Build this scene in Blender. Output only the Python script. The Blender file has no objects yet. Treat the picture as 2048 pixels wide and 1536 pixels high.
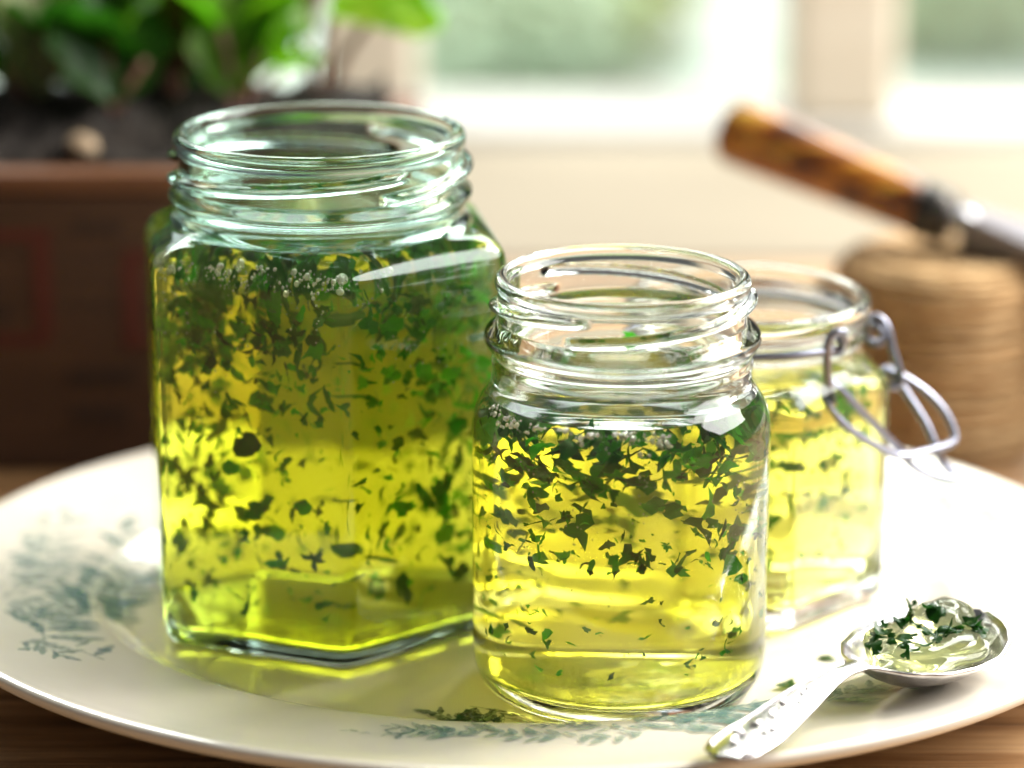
import bpy, bmesh, math, random
import numpy as np
from mathutils import Vector, Matrix, Euler
R = math.radians
rnd = random.Random(7)
sc = bpy.context.scene
col = sc.collection

# ------------------------------------------------------------------ camera
H, PITCH, F = 0.256, R(16.5), 5700.0
cam_d = bpy.data.cameras.new('camera'); cam = bpy.data.objects.new('camera', cam_d); col.objects.link(cam)
cam.location = (0, 0, H); cam.rotation_euler = (math.pi/2-PITCH, 0, 0)
cam_d.sensor_width = 36; cam_d.lens = 36*F/2048; cam_d.clip_start = .02; cam_d.clip_end = 100
cam_d.dof.use_dof = True; cam_d.dof.focus_distance = .609; cam_d.dof.aperture_fstop = 5.2
sc.camera = cam
# ------------------------------------------------------------------ world and lamps
w = bpy.data.worlds.new('World'); sc.world = w; w.use_nodes = True
bg = w.node_tree.nodes['Background']; bg.inputs[0].default_value = (.93, .97, 1, 1); bg.inputs[1].default_value = .13
def area(name, loc, target, sx, sy, power, colr):
    l = bpy.data.lights.new(name, 'AREA'); l.shape = 'RECTANGLE'; l.size = sx; l.size_y = sy; l.energy = power; l.color = colr
    o = bpy.data.objects.new(name, l); col.objects.link(o); o.location = loc
    o.rotation_euler = (Vector(target)-Vector(loc)).to_track_quat('-Z', 'Y').to_euler(); return o
area('sunny_window_lamp', (.86, 1.16, .86), (.02, .64, .03), .42, .42, 31, (1, .95, .86))
area('side_window_lamp', (.80, .70, .62), (.02, .62, .05), .60, .60, 18, (1, .985, .96))
area('back_window_lamp', (0.0, 2.5, 1.3), (0, .6, .0), 2.2, 1.2, 30, (.93, .97, 1))
area('garden_lamp', (0, 5.2, 3.0), (0, 6.2, -.9), 5, 5, 1250, (1, .99, .95))
# ------------------------------------------------------------------ render settings
sc.view_settings.view_transform = 'Standard'; sc.view_settings.look = 'None'
sc.view_settings.exposure = -0.22; sc.view_settings.gamma = 1
cy = sc.cycles
cy.use_denoising = True; cy.max_bounces = 18; cy.transmission_bounces = 17; cy.glossy_bounces = 6
cy.diffuse_bounces = 3; cy.volume_bounces = 2; cy.transparent_max_bounces = 16
cy.caustics_refractive = True; cy.caustics_reflective = True; cy.blur_glossy = .6
cy.sample_clamp_indirect = 80; cy.sample_clamp_direct = 0
cy.use_adaptive_sampling = True; cy.adaptive_threshold = .02

# ------------------------------------------------------------------ helpers
CP, SP = math.cos(PITCH), math.sin(PITCH)
def at(px, py, Y):
    """the point at depth Y (metres in front of the lens foot) that the photograph shows at px, py"""
    x = (px-1024)/F; v = (768-py)/F
    t = Y/(CP+SP*v)
    return Vector((x*t, Y, H+t*(v*CP-SP)))
def atz(px, py, Z):
    x = (px-1024)/F; v = (768-py)/F
    t = (H-Z)/(SP-CP*v)
    return Vector((x*t, t*(CP+SP*v), Z))
def tag(o, label=None, cat=None, group=None, kind=None):
    if label: o['label'] = label
    if cat: o['category'] = cat
    if group: o['group'] = group
    if kind: o['kind'] = kind
    return o
def link(name, me, mat=None, parent=None):
    o = bpy.data.objects.new(name, me); col.objects.link(o)
    if mat and not me.materials: me.materials.append(mat)
    if parent: o.parent = parent
    return o
def empty(name, loc=(0, 0, 0), rot=(0, 0, 0)):
    o = bpy.data.objects.new(name, None); col.objects.link(o); o.location = loc; o.rotation_euler = rot
    o.empty_display_size = .01; return o
def mesh(name, verts, faces, smooth=True):
    me = bpy.data.meshes.new(name); me.from_pydata([tuple(v) for v in verts], [], faces)
    if smooth: me.polygons.foreach_set('use_smooth', [True]*len(me.polygons))
    me.update(); return me
def box_mesh(name, x0, x1, y0, y1, z0, z1, bev=.001, seg=2):
    bm = bmesh.new(); bmesh.ops.create_cube(bm, size=1)
    for v in bm.verts:
        v.co = Vector(((x0+x1)/2+v.co.x*(x1-x0), (y0+y1)/2+v.co.y*(y1-y0), (z0+z1)/2+v.co.z*(z1-z0)))
    if bev: bmesh.ops.bevel(bm, geom=bm.edges[:], offset=bev, segments=seg, affect='EDGES', profile=.5)
    me = bpy.data.meshes.new(name); bm.to_mesh(me); bm.free(); return me
def catmull(pts, n):
    P = [np.array(p, float) for p in pts]; P = [2*P[0]-P[1]]+P+[2*P[-1]-P[-2]]; out = []
    for i in range(1, len(P)-2):
        for k in range(n):
            t = k/n; a, b, c, d = P[i-1], P[i], P[i+1], P[i+2]
            out.append(.5*((2*b)+(c-a)*t+(2*a-5*b+4*c-d)*t*t+(3*b-a-3*c+d)*t**3))
    out.append(P[-2]); return out
def tube(name, pts, r, sub=8, seg=10, closed=False):
    if closed: pts = list(pts)+[pts[0]]
    C = [Vector(p) for p in catmull(pts, sub)]
    vs, fs = [], []; up = Vector((0, 0, 1)); N = None
    for i, c in enumerate(C):
        T = (C[min(i+1, len(C)-1)]-C[max(i-1, 0)]).normalized()
        if N is None: N = T.cross(up if abs(T.z) < .9 else Vector((1, 0, 0))).normalized()
        N = (N-T*N.dot(T)).normalized(); B = T.cross(N)
        rr = r(i/(len(C)-1)) if callable(r) else r
        for k in range(seg):
            a = 2*math.pi*k/seg; vs.append(c+(N*math.cos(a)+B*math.sin(a))*rr)
    for i in range(len(C)-1):
        for k in range(seg):
            fs.append((i*seg+k, i*seg+(k+1) % seg, (i+1)*seg+(k+1) % seg, (i+1)*seg+k))
    fs.append(tuple(range(seg))[::-1]); fs.append(tuple((len(C)-1)*seg+k for k in range(seg)))
    return mesh(name, vs, fs)

class NT:
    def __init__(s, name):
        s.m = bpy.data.materials.new(name); s.m.use_nodes = True; s.t = s.m.node_tree; s.t.nodes.clear()
        s.out = s.n('ShaderNodeOutputMaterial')
    def n(s, ty, **k):
        nd = s.t.nodes.new(ty)
        for a, b in k.items():
            if a.startswith('i_'): s.set(nd, a[2:].replace('_', ' '), b)
            else: setattr(nd, a, b)
        return nd
    def set(s, nd, key, val):
        inp = nd.inputs[key] if not key.isdigit() else nd.inputs[int(key)]
        if hasattr(val, 'links') or isinstance(val, bpy.types.NodeSocket): s.t.links.new(val, inp)
        else: inp.default_value = val
    def l(s, a, b): s.t.links.new(a, b)
    def ramp(s, fac, stops):
        r = s.n('ShaderNodeValToRGB'); s.l(fac, r.inputs[0]); e = r.color_ramp.elements
        while len(e) < len(stops): e.new(.5)
        for q, (p, c) in zip(e, stops): q.position = p; q.color = (*c, 1)
        return r.outputs[0]
    def coord(s, scale=(1, 1, 1), kind='Object'):
        tc = s.n('ShaderNodeTexCoord'); mp = s.n('ShaderNodeMapping'); mp.inputs['Scale'].default_value = scale
        s.l(tc.outputs[kind], mp.inputs[0]); return mp.outputs[0]
    def noise(s, vec, scale, detail=4, rough=.55, dist=0):
        nz = s.n('ShaderNodeTexNoise'); s.l(vec, nz.inputs['Vector'])
        nz.inputs['Scale'].default_value = scale; nz.inputs['Detail'].default_value = detail
        nz.inputs['Roughness'].default_value = rough; nz.inputs['Distortion'].default_value = dist
        return nz.outputs[0]
    def bump(s, h, strength, dist):
        b = s.n('ShaderNodeBump'); b.inputs['Strength'].default_value = strength; b.inputs['Distance'].default_value = dist
        s.l(h, b.inputs['Height']); return b.outputs[0]
    def pbsdf(s, color, rough=.5, normal=None, **k):
        p = s.n('ShaderNodeBsdfPrincipled'); s.set(p, 'Base Color', color if not isinstance(color, tuple) else (*color, 1))
        s.set(p, 'Roughness', rough)
        if normal: s.l(normal, p.inputs['Normal'])
        for a, b in k.items(): s.set(p, a.replace('_', ' '), b)
        return p.outputs[0]
    def done(s, sh): s.l(sh, s.out.inputs[0]); return s.m

# ------------------------------------------------------------------ materials
def m_glass(name, tint, bumps=.035):
    t = NT(name); g = t.n('ShaderNodeBsdfGlass'); g.inputs['Color'].default_value = (*tint, 1)
    g.inputs['Roughness'].default_value = 0; g.inputs['IOR'].default_value = 1.5
    b = t.bump(t.noise(t.coord(), 95, 3, .5), bumps, .001); t.l(b, g.inputs['Normal'])
    return t.done(g.outputs[0])
def m_jelly(name, sigma_a, scat, scol, aniso=.35):
    t = NT(name); g = t.n('ShaderNodeBsdfRefraction'); g.inputs['Roughness'].default_value = 0
    a = t.n('ShaderNodeAttribute'); a.attribute_name = 'top'
    mp = t.n('ShaderNodeMapRange'); t.l(a.outputs['Fac'], mp.inputs[0]); mp.inputs[3].default_value = 1.36/1.5; mp.inputs[4].default_value = 1.36
    gl = t.n('ShaderNodeBsdfGlass'); gl.inputs['Roughness'].default_value = 0
    gl.inputs['Color'].default_value = (1, 1, 1, 1)
    t.l(mp.outputs[0], gl.inputs['IOR'])
    t.l(gl.outputs[0], t.out.inputs['Surface'])
    ab = t.n('ShaderNodeVolumeAbsorption'); mx = max(sigma_a)
    ab.inputs['Color'].default_value = (*[1-s/mx for s in sigma_a], 1); ab.inputs['Density'].default_value = mx
    s_ = t.n('ShaderNodeVolumeScatter'); s_.inputs['Color'].default_value = (*scol, 1); s_.inputs['Density'].default_value = scat
    s_.inputs['Anisotropy'].default_value = aniso
    ad = t.n('ShaderNodeAddShader'); t.l(ab.outputs[0], ad.inputs[0]); t.l(s_.outputs[0], ad.inputs[1])
    t.l(ad.outputs[0], t.out.inputs['Volume']); return t.m
def m_leaf(name, c1, c2, trans=.45, rough=.45, scale=260):
    t = NT(name); c = t.ramp(t.noise(t.coord(), scale, 3), [(.35, c1), (.65, c2)])
    p = t.pbsdf(c, rough, Specular_IOR_Level=.25); tr = t.n('ShaderNodeBsdfTranslucent')
    br = t.n('ShaderNodeMixRGB', blend_type='MULTIPLY'); br.inputs[0].default_value = 1; t.l(c, br.inputs[1]); br.inputs[2].default_value = (.95, 1.6, .6, 1)
    t.l(br.outputs[0], tr.inputs[0])
    mx = t.n('ShaderNodeMixShader'); mx.inputs[0].default_value = trans; t.l(p, mx.inputs[1]); t.l(tr.outputs[0], mx.inputs[2])
    return t.done(mx.outputs[0])
def m_plain(name, c, rough=.5, **k):
    t = NT(name); return t.done(t.pbsdf(c, rough, **k))
def m_wood(name, dark, mid, light, grain=(2.2, 60, 60), bump=.5, rough=.6, dist=.0012):
    t = NT(name); v = t.coord(grain)
    n1 = t.noise(v, 3.2, 6, .62, .35); n2 = t.noise(t.coord(tuple(g*4 for g in grain)), 3, 4, .6)
    big = t.noise(t.coord((3, 9, 9)), 1.6, 3)
    mx = t.n('ShaderNodeMixRGB'); mx.inputs[0].default_value = .38; t.l(n1, mx.inputs[1]); t.l(n2, mx.inputs[2])
    ad = t.n('ShaderNodeMath', operation='MULTIPLY_ADD'); t.l(big, ad.inputs[0]); ad.inputs[1].default_value = .35; t.l(mx.outputs[0], ad.inputs[2])
    c = t.ramp(ad.outputs[0], [(.52, dark), (.64, mid), (.78, light)])
    return t.done(t.pbsdf(c, rough, t.bump(mx.outputs[0], bump, dist)))
M = {}
M['glass'] = m_glass('clear_glass', (.985, .995, .985))
M['glass_green'] = m_glass('greenish_glass', (.895, .975, .945))
M['jelly_small'] = m_jelly('mint_jelly_pale', (2.9, 4.4, 39), 7.6, (1, 1, .82))
M['jelly_clip'] = m_jelly('mint_jelly_palest', (3.2, 4.3, 38), 8.4, (1, 1, .82))
M['jelly_big'] = m_jelly('mint_jelly_deep', (4.1, 5.6, 56), 8, (1, 1, .7))
M['jelly_spoon'] = m_jelly('mint_jelly_clear', (6, 4, 30), 30, (.95, 1, .85))
M['herb'] = [m_leaf('mint_dark', (.010, .085, .012), (.022, .17, .022), .45), m_leaf('mint_mid', (.028, .21, .016), (.065, .33, .03), .55),
             m_leaf('mint_black', (.005, .045, .012), (.012, .085, .020), .3)]
def m_plate():
    t = NT('glazed_earthenware'); n = t.noise(t.coord(), 30, 4)
    c = t.ramp(n, [(.3, (.80, .735, .62)), (.7, (.86, .80, .70))])
    s = t.noise(t.coord((1, 1, 1)), 9, 5, .7)
    mx = t.n('ShaderNodeMixRGB'); t.l(c, mx.inputs[1]); mx.inputs[2].default_value = (.62, .47, .30, 1)
    rr = t.ramp(s, [(.60, (0, 0, 0)), (.85, (.35, .35, .35))]); t.l(rr, mx.inputs[0])
    return t.done(t.pbsdf(mx.outputs[0], .16, t.bump(t.noise(t.coord(), 60, 2), .05, .001), Coat_Weight=.6, Coat_Roughness=.05))
M['plate'] = m_plate()
def m_print(name, c, amt):
    t = NT(name); n = t.noise(t.coord(), 420, 3, .7)
    f = t.ramp(n, [(.38, (.45*amt,)*3), (.62, (amt,)*3)])
    tr = t.n('ShaderNodeBsdfTransparent'); p = t.pbsdf(c, .18)
    mx = t.n('ShaderNodeMixShader'); t.l(f, mx.inputs[0]); t.l(tr.outputs[0], mx.inputs[1]); t.l(p, mx.inputs[2]); return t.done(mx.outputs[0])
M['print'] = m_print('teal_transfer_print', (.14, .28, .26), .66)
M['print_faint'] = m_print('faint_transfer_print', (.20, .34, .32), .38)
M['print_dark'] = m_print('dark_transfer_print', (.035, .10, .075), .80)
M['table'] = m_wood('weathered_pine', (.09, .038, .011), (.30, .155, .06), (.55, .35, .175), (1.6, 38, 38), 1.0, .5, .0018)
M['block'] = m_wood('oak_block', (.12, .052, .016), (.22, .105, .035), (.33, .17, .065), (30, 30, 3), .4, .6)
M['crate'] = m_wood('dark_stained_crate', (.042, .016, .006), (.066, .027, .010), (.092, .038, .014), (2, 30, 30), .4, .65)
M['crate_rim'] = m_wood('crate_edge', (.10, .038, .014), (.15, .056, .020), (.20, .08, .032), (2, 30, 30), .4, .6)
M['crate_red'] = m_plain('faded_red_ink', (.10, .016, .006), .7)
M['crate_black'] = m_plain('faded_black_ink', (.045, .022, .012), .7)
def m_soil():
    t = NT('potting_soil'); n = t.noise(t.coord(), 160, 6, .7)
    return t.done(t.pbsdf(t.ramp(n, [(.3, (.008, .006, .005)), (.75, (.05, .035, .025))]), .9, t.bump(n, 1, .004)))
M['soil'] = m_soil()
M['pebble'] = m_plain('tan_pebble', (.36, .26, .16), .7)
M['leaf_green'] = m_leaf('leaf_green', (.07, .18, .008), (.15, .29, .018), .5, .4, 60)
M['leaf_lime'] = m_leaf('leaf_lime', (.20, .36, .02), (.34, .50, .03), .6, .4, 60)
M['leaf_dark'] = m_leaf('leaf_dark', (.018, .07, .008), (.035, .11, .012), .35, .4, 60)
M['leaf_pale'] = m_leaf('leaf_pale', (.24, .24, .12), (.36, .35, .20), .4, .5, 60)
M['leaf_purple'] = m_leaf('leaf_purple', (.10, .03, .045), (.16, .05, .07), .4, .5, 60)
M['bush_lime'] = m_plain('bush_lime', (.46, .56, .24), .8)
M['bush_grey'] = m_plain('bush_grey', (.42, .54, .40), .8)
M['stem'] = m_plain('plant_stem', (.22, .10, .07), .6)
M['paint'] = (lambda t: t.done(t.pbsdf(t.ramp(t.noise(t.coord((1, 8, 8)), 6, 4), [(.3, (.66, .59, .48)), (.7, (.73, .67, .56))]), .55, t.bump(t.noise(t.coord((2, 40, 40)), 8, 3), .15, .001))))(NT('cream_paint'))
M['sill'] = (lambda t: t.done(t.pbsdf(t.ramp(t.noise(t.coord((1, 8, 8)), 6, 4), [(.3, (.28, .242, .185)), (.7, (.32, .28, .215))]), .8, t.bump(t.noise(t.coord((2, 40, 40)), 8, 3), .15, .001), Specular_IOR_Level=.08)))(NT('beige_sill'))
M['white_paint'] = (lambda t: t.done(t.pbsdf(t.ramp(t.noise(t.coord((1, 8, 8)), 6, 4), [(.3, (.50, .49, .46)), (.7, (.56, .55, .52))]), .7, Specular_IOR_Level=.15)))(NT('white_gloss_paint'))
def m_pane():
    t = NT('window_pane'); tr = t.n('ShaderNodeBsdfTransparent'); tr.inputs[0].default_value = (.96, .98, .97, 1)
    g = t.n('ShaderNodeBsdfGlossy'); g.inputs['Roughness'].default_value = .02
    mx = t.n('ShaderNodeMixShader'); mx.inputs[0].default_value = .07; t.l(tr.outputs[0], mx.inputs[1]); t.l(g.outputs[0], mx.inputs[2]); return t.done(mx.outputs[0])
M['pane'] = m_pane()
def m_handle():
    t = NT('worn_varnished_handle'); n = t.noise(t.coord((16, 60, 60)), 2.2, 4, .6, .4); n2 = t.noise(t.coord((20, 40, 40)), 1.3, 2)
    c = t.ramp(n, [(.38, (.06, .018, .004)), (.47, (.22, .06, .008)), (.55, (.50, .17, .015)), (.62, (.55, .36, .05)), (.70, (.16, .05, .010))])
    return t.done(t.pbsdf(c, .35, t.bump(n, .3, .001), Coat_Weight=.3))
M['handle'] = m_handle()
M['steel'] = (lambda t: t.done(t.pbsdf(t.ramp(t.noise(t.coord(), 60, 4), [(.3, (.42, .42, .45)), (.7, (.62, .62, .66))]), .32, Metallic=1.0)))(NT('brushed_steel'))
M['blade'] = (lambda t: t.done(t.pbsdf(t.ramp(t.noise(t.coord((1, 6, 6)), 40, 4), [(.3, (.24, .235, .255)), (.7, (.34, .33, .36))]), .8, Specular_IOR_Level=.2)))(NT('dull_steel'))
M['ferrule'] = m_plain('blackened_ferrule', (.05, .045, .04), .4, Metallic=.7)
M['wire'] = (lambda t: t.done(t.pbsdf((.29, .30, .37), .34, t.bump(t.noise(t.coord(), 900, 2), .1, .0003), Metallic=1.0)))(NT('galvanised_wire'))
def m_silver():
    t = NT('tarnished_silver'); n = t.noise(t.coord(), 300, 4)
    return t.done(t.pbsdf(t.ramp(n, [(.3, (.46, .44, .44)), (.65, (.68, .66, .66))]), .22, t.bump(t.noise(t.coord(), 500, 3), .08, .0004), Metallic=1.0))
M['silver'] = m_silver()
def m_bubble():
    t = NT('air_bubble'); g = t.n('ShaderNodeBsdfGlass'); g.inputs['IOR'].default_value = 1/1.36; g.inputs['Roughness'].default_value = 0
    d = t.n('ShaderNodeBsdfDiffuse'); d.inputs[0].default_value = (.92, .93, .85, 1); tr = t.n('ShaderNodeBsdfTranslucent'); tr.inputs[0].default_value = (.95, .95, .85, 1)  # white diffuse and translucent share paints the sparkle onto the clear bubbles
    m1 = t.n('ShaderNodeMixShader'); m1.inputs[0].default_value = .5; t.l(d.outputs[0], m1.inputs[1]); t.l(tr.outputs[0], m1.inputs[2])
    m2 = t.n('ShaderNodeMixShader'); m2.inputs[0].default_value = .34; t.l(g.outputs[0], m2.inputs[1]); t.l(m1.outputs[0], m2.inputs[2])
    return t.done(m2.outputs[0])
M['bubble'] = m_bubble()

# ------------------------------------------------------------------ setting: table, sill, window, garden
TABLE_BACK = 1.020
me = box_mesh('table_top', -1.0, 1.0, -.3, TABLE_BACK, -.03, 0, .002)
tag(link('table_top', me, M['table']), kind='structure')
me = box_mesh('window_sill', -1.4, 1.4, TABLE_BACK+.002, 1.235, -.04, .002, .004)
tag(link('window_sill', me, M['sill']), kind='structure')
WY = 1.237
win = empty('window', (0, WY, 0)); tag(win, 'cream painted window with white outer sill and blurred garden beyond', 'window')
link('outer_sill', box_mesh('outer_sill', -1.6, 1.6, .0, .088, -.04, .008, .004), M['white_paint'], win)
xa = [-1.3, at(640, 100, WY).x, at(832, 100, WY).x, at(1585, 100, WY).x, at(1800, 100, WY).x, 1.3]
for i in (1, 3): link('mullion', box_mesh('mullion', xa[i], xa[i+1], .004, .060, .0083, .8, .005), M['paint'], win)
for i in (0, 2, 4):
    link('pane', box_mesh('pane', xa[i]+.001, xa[i+1]-.001, .030, .033, .0083, .8, 0), M['pane'], win)
def m_garden():
    t = NT('garden_paving'); v = t.coord()
    n = t.noise(v, .9, 3, .5); n2 = t.noise(v, 12, 4)
    c = t.ramp(n, [(.38, (.44, .50, .48)), (.55, (.42, .49, .43)), (.68, (.37, .47, .30))])
    return t.done(t.pbsdf(c, .8, t.bump(n2, .4, .02)))
bm = bmesh.new(); bmesh.ops.create_grid(bm, x_segments=2, y_segments=2, size=14)
me = bpy.data.meshes.new('ground'); bm.to_mesh(me); bm.free()
g = link('ground', me, m_garden()); g.location = (0, 15.2, -.9); tag(g, kind='structure')
def leaf_cloud(name, n, rx, ry, rz, size, seed):
    r = random.Random(seed); vs, fs = [], []
    for _ in range(n):
        while True:
            p = Vector((r.uniform(-1, 1), r.uniform(-1, 1), r.uniform(-1, 1)))
            if .2 < p.length < 1: break
        c = Vector((p.x*rx, p.y*ry, rz+p.z*rz)); q = Euler((r.uniform(-1, 1), r.uniform(-1, 1), r.uniform(0, 6.3))).to_matrix()
        s = size*r.uniform(.6, 1.3); b = len(vs)
        for a in ((-s, 0, 0), (0, -.45*s, .1*s), (s, 0, -.15*s), (0, .45*s, .1*s)): vs.append(c+q@Vector(a))
        fs += [(b, b+1, b+2), (b, b+2, b+3)]
    return mesh(name, vs, fs, False)
for k, (px, py, rx, rz, lab) in enumerate(((1245, 95, .20, .42, 'lime green bush outside window left of right mullion'),
                                           (1010, 140, .26, .20, 'low grey green bush seen through middle window pane'),
                                           (1900, 75, .30, .28, 'soft green bush outside the right window pane'))):
    c = atz(px, py+60, -.9)
    t_ = empty('garden_bush', (c.x, c.y, -.9)); tag(t_, lab, 'bush', 'bushes in the garden')
    link('crown', leaf_cloud('crown', 900, rx, rx, rz, .07, k), M['bush_lime'] if k == 0 else M['bush_grey'], t_)
    link('stem', tube('stem', [(0, 0, 0), (.02, 0, rz*.6), (0, .02, rz*1.2)], .02), M['stem'], t_)

# ------------------------------------------------------------------ jars
SEG = 192
def ring_radius(r, b, th, nf, rot, p):
    if b <= 0: return np.full_like(th, r)
    s = np.zeros_like(th)
    for k in range(nf):
        s += np.maximum(0, np.cos(th-rot-2*math.pi*k/nf))**p
    poly = r*s**(-1/p)
    return (1-b)*r+b*poly
def grid(rows, nf=0, rot=0, p=34, thread=None):
    """rows: (r, z, blend, outer flag) -> array [row][seg][3] and normals"""
    th = np.arange(SEG)*2*math.pi/SEG
    V = np.zeros((len(rows), SEG, 3))
    for i, (r, z, b, o) in enumerate(rows):
        rad = ring_radius(r, b, th, nf, rot, p) if nf else np.full_like(th, r)
        if thread is not None and o > .5: rad = rad+thread(th, z)
        V[i, :, 0] = rad*np.sin(th); V[i, :, 1] = -rad*np.cos(th); V[i, :, 2] = z
    du = np.roll(V, -1, 1)-np.roll(V, 1, 1)
    dv = np.zeros_like(V); dv[1:-1] = V[2:]-V[:-2]; dv[0] = V[1]-V[0]; dv[-1] = V[-1]-V[-2]
    N = np.cross(du, dv); L = np.linalg.norm(N, axis=2, keepdims=True); N = N/np.maximum(L, 1e-14)
    for i in (0, len(rows)-1):
        if rows[i][0] < 1e-3: N[i] = (0, 0, -1 if i == 0 else 1)
    return V, N
def grid_mesh(name, blocks):
    """blocks: list of (V, N, topflag) -> one mesh with custom normals"""
    vs, ns, fs, tp = [], [], [], []
    for V, N, top in blocks:
        b = len(vs); n = V.shape[0]
        vs += V.reshape(-1, 3).tolist(); ns += N.reshape(-1, 3).tolist(); tp += [top]*(n*SEG)
        for i in range(n-1):
            for j in range(SEG):
                k = (j+1) % SEG; fs.append((b+i*SEG+j, b+i*SEG+k, b+(i+1)*SEG+k, b+(i+1)*SEG+j))
    me = bpy.data.meshes.new(name); me.from_pydata(vs, [], fs)
    me.polygons.foreach_set('use_smooth', [True]*len(fs))
    a = me.attributes.new('top', 'FLOAT', 'POINT'); a.data.foreach_set('value', tp)
    me.update(); me.normals_split_custom_set_from_vertices(ns); return me
def make_thread(starts, span, z0, z1, h, wd):
    def f(th, z):
        out = np.zeros_like(th)
        for s in starts:
            d = (th-R(s)) % (2*math.pi); u = d/R(span)
            taper = np.clip(np.minimum(u, 1-u)/.07, 0, 1); taper = np.where(u > 1, 0, taper); taper = taper*taper*(3-2*taper)
            zc = z0+(z1-z0)*u; q = np.clip(1-((z-zc)/wd)**2, 0, 1)
            out = np.maximum(out, h*taper*q**.9)
        return out
    return f
def resample(pts, step):
    out = []
    for a, b in zip(pts, pts[1:]):
        n = max(1, int(math.ceil(math.hypot(a[0]-b[0], a[1]-b[1])/step)))
        for k in range(n): out.append(tuple(a[q]+(b[q]-a[q])*k/n for q in range(len(a))))
    out.append(pts[-1]); return out
def spl(pts, n=6): return [tuple(p) for p in catmull(pts, n)]

def build_jar(name, loc, label, group, mat, outer, rim, inner, jelly_wall, zj, cuts, nf=0, rot=0, p=34, thread=None):
    """outer: profile base centre -> top outside; rim: over the lip; inner: down the inside to the jelly"""
    root = empty(name, loc); tag(root, label, 'jar', group)
    rows = [(*q, 1) for q in outer]+[(*q, 0) for q in rim]+[(*q, 0) for q in inner]
    V, N = grid(rows, nf, rot, p, thread)
    part = []
    for (r0, z0, *_), (r1, z1, *_) in zip(rows, rows[1:]):
        z = (z0+z1)/2
        part.append(next(nm for nm, zz in cuts if z < zz))
    for nm, _ in cuts:
        blocks, i = [], 0
        while i < len(part):
            if part[i] == nm:
                j = i
                while j < len(part) and part[j] == nm: j += 1
                blocks.append((V[i:j+1], N[i:j+1], 0.0)); i = j
            else: i += 1
        if blocks: link(nm, grid_mesh(nm, blocks), mat, root)
    return root
def build_jelly(name, loc, label, mat, wall, top, nf=0, rot=0, p=34):
    V, N = grid([(*q, 0) for q in wall], nf, rot, p); V2, N2 = grid([(*q, 0) for q in top], nf, rot, p)
    root = empty(name, loc); tag(root, label, 'jelly', 'mint jelly in the jars')
    o = link('jelly', grid_mesh('jelly', [(V, N, 0.0), (V2, N2, 1.0)]), mat, root)
    return root, o

# herb flakes: ragged torn leaf bits, curled
def flake_mesh(i, r):
    kind = i % 6
    n = r.randint(12, 16); ln, wd = 1, (r.uniform(.14, .26) if kind == 3 else r.uniform(.45, .95))
    pts = []; lob = r.uniform(1.5, 3.2); ph = r.uniform(0, 6)
    for k in range(n):
        a = 2*math.pi*k/n+r.uniform(-.22, .22); q = .78+.28*math.sin(lob*a+ph)+r.uniform(-.24, .24)
        if kind == 4 and k % 3 == 0: q *= .5
        pts.append((math.cos(a)*q*ln*.5, math.sin(a)*q*wd*.5))
    cu, tw, cv = r.uniform(-2.4, 2.4), r.uniform(-1.4, 1.4), r.uniform(-1.2, 1.2)
    def f(x, y): return (x, y+cu*.35*x*x*(kind in (3, 4)), cu*.45*x*x+tw*x*y*.9+cv*y*y+r.uniform(-.035, .035))
    vs = [f(0, 0)]+[f(x*.55, y*.55) for x, y in pts]+[f(x, y) for x, y in pts]; fs = []
    for k in range(n):
        j = (k+1) % n; fs += [(0, 1+k, 1+j), (1+k, 1+n+k, 1+n+j, 1+j)]
    return mesh('herb_flake', vs, fs)
FLAKES = {}
fr = random.Random(3)
for mi, mm in enumerate(M['herb']):
    FLAKES[mi] = []
    for i in range(18):
        q = flake_mesh(i, fr); q.materials.append(mm); FLAKES[mi].append(q)
def add_flakes(parent, n, sampler, seed, weights=(.45, .4, .15), stuff=0, fine=.62):
    """the n largest are single flakes; the crowd of finer ones is joined, one mesh for each tone"""
    r = random.Random(seed); acc = {k: ([], []) for k in range(3)}
    for k in range(n+stuff):
        c, s, flat = sampler(r)
        if k >= n: s *= fine*r.uniform(.6, 1.3)
        else: s *= r.uniform(.70, 1.05)
        mi = r.choices((0, 1, 2), weights)[0]; q = r.choice(FLAKES[mi])
        rot = Euler((r.uniform(-1, 1)*flat, r.uniform(-1, 1)*flat, r.uniform(0, 6.28)))
        if k < n:
            o = bpy.data.objects.new('herb_flake', q); col.objects.link(o); o.parent = parent
            o.location = c; o.rotation_euler = rot; o.scale = (s, s, s)
        else:
            vs, fs = acc[mi]; b = len(vs); mt = rot.to_matrix()
            vs += [Vector(c)+mt@(v.co*s) for v in q.vertices]; fs += [tuple(b+x for x in f.vertices) for f in q.polygons]
    for mi, (vs, fs) in acc.items():
        if vs: tag(link('fine_herb', mesh('fine_herb', vs, fs), M['herb'][mi], parent), kind='stuff')
def add_bubbles(parent, pts, seed):
    r = random.Random(seed); vs, fs = [], []
    bm = bmesh.new(); bmesh.ops.create_icosphere(bm, subdivisions=2, radius=1)
    bv = [v.co.copy() for v in bm.verts]; bf = [[v.index for v in f.verts] for f in bm.faces]; bm.free()
    for c, s in pts:
        b = len(vs); vs += [Vector(c)+v*s for v in bv]; fs += [tuple(b+x for x in f) for f in bf]
    o = link('air_bubbles', mesh('air_bubbles', vs, fs), M['bubble'], parent); tag(o, kind='stuff')

PZ = .0121   # jars stand on the well of the plate
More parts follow.
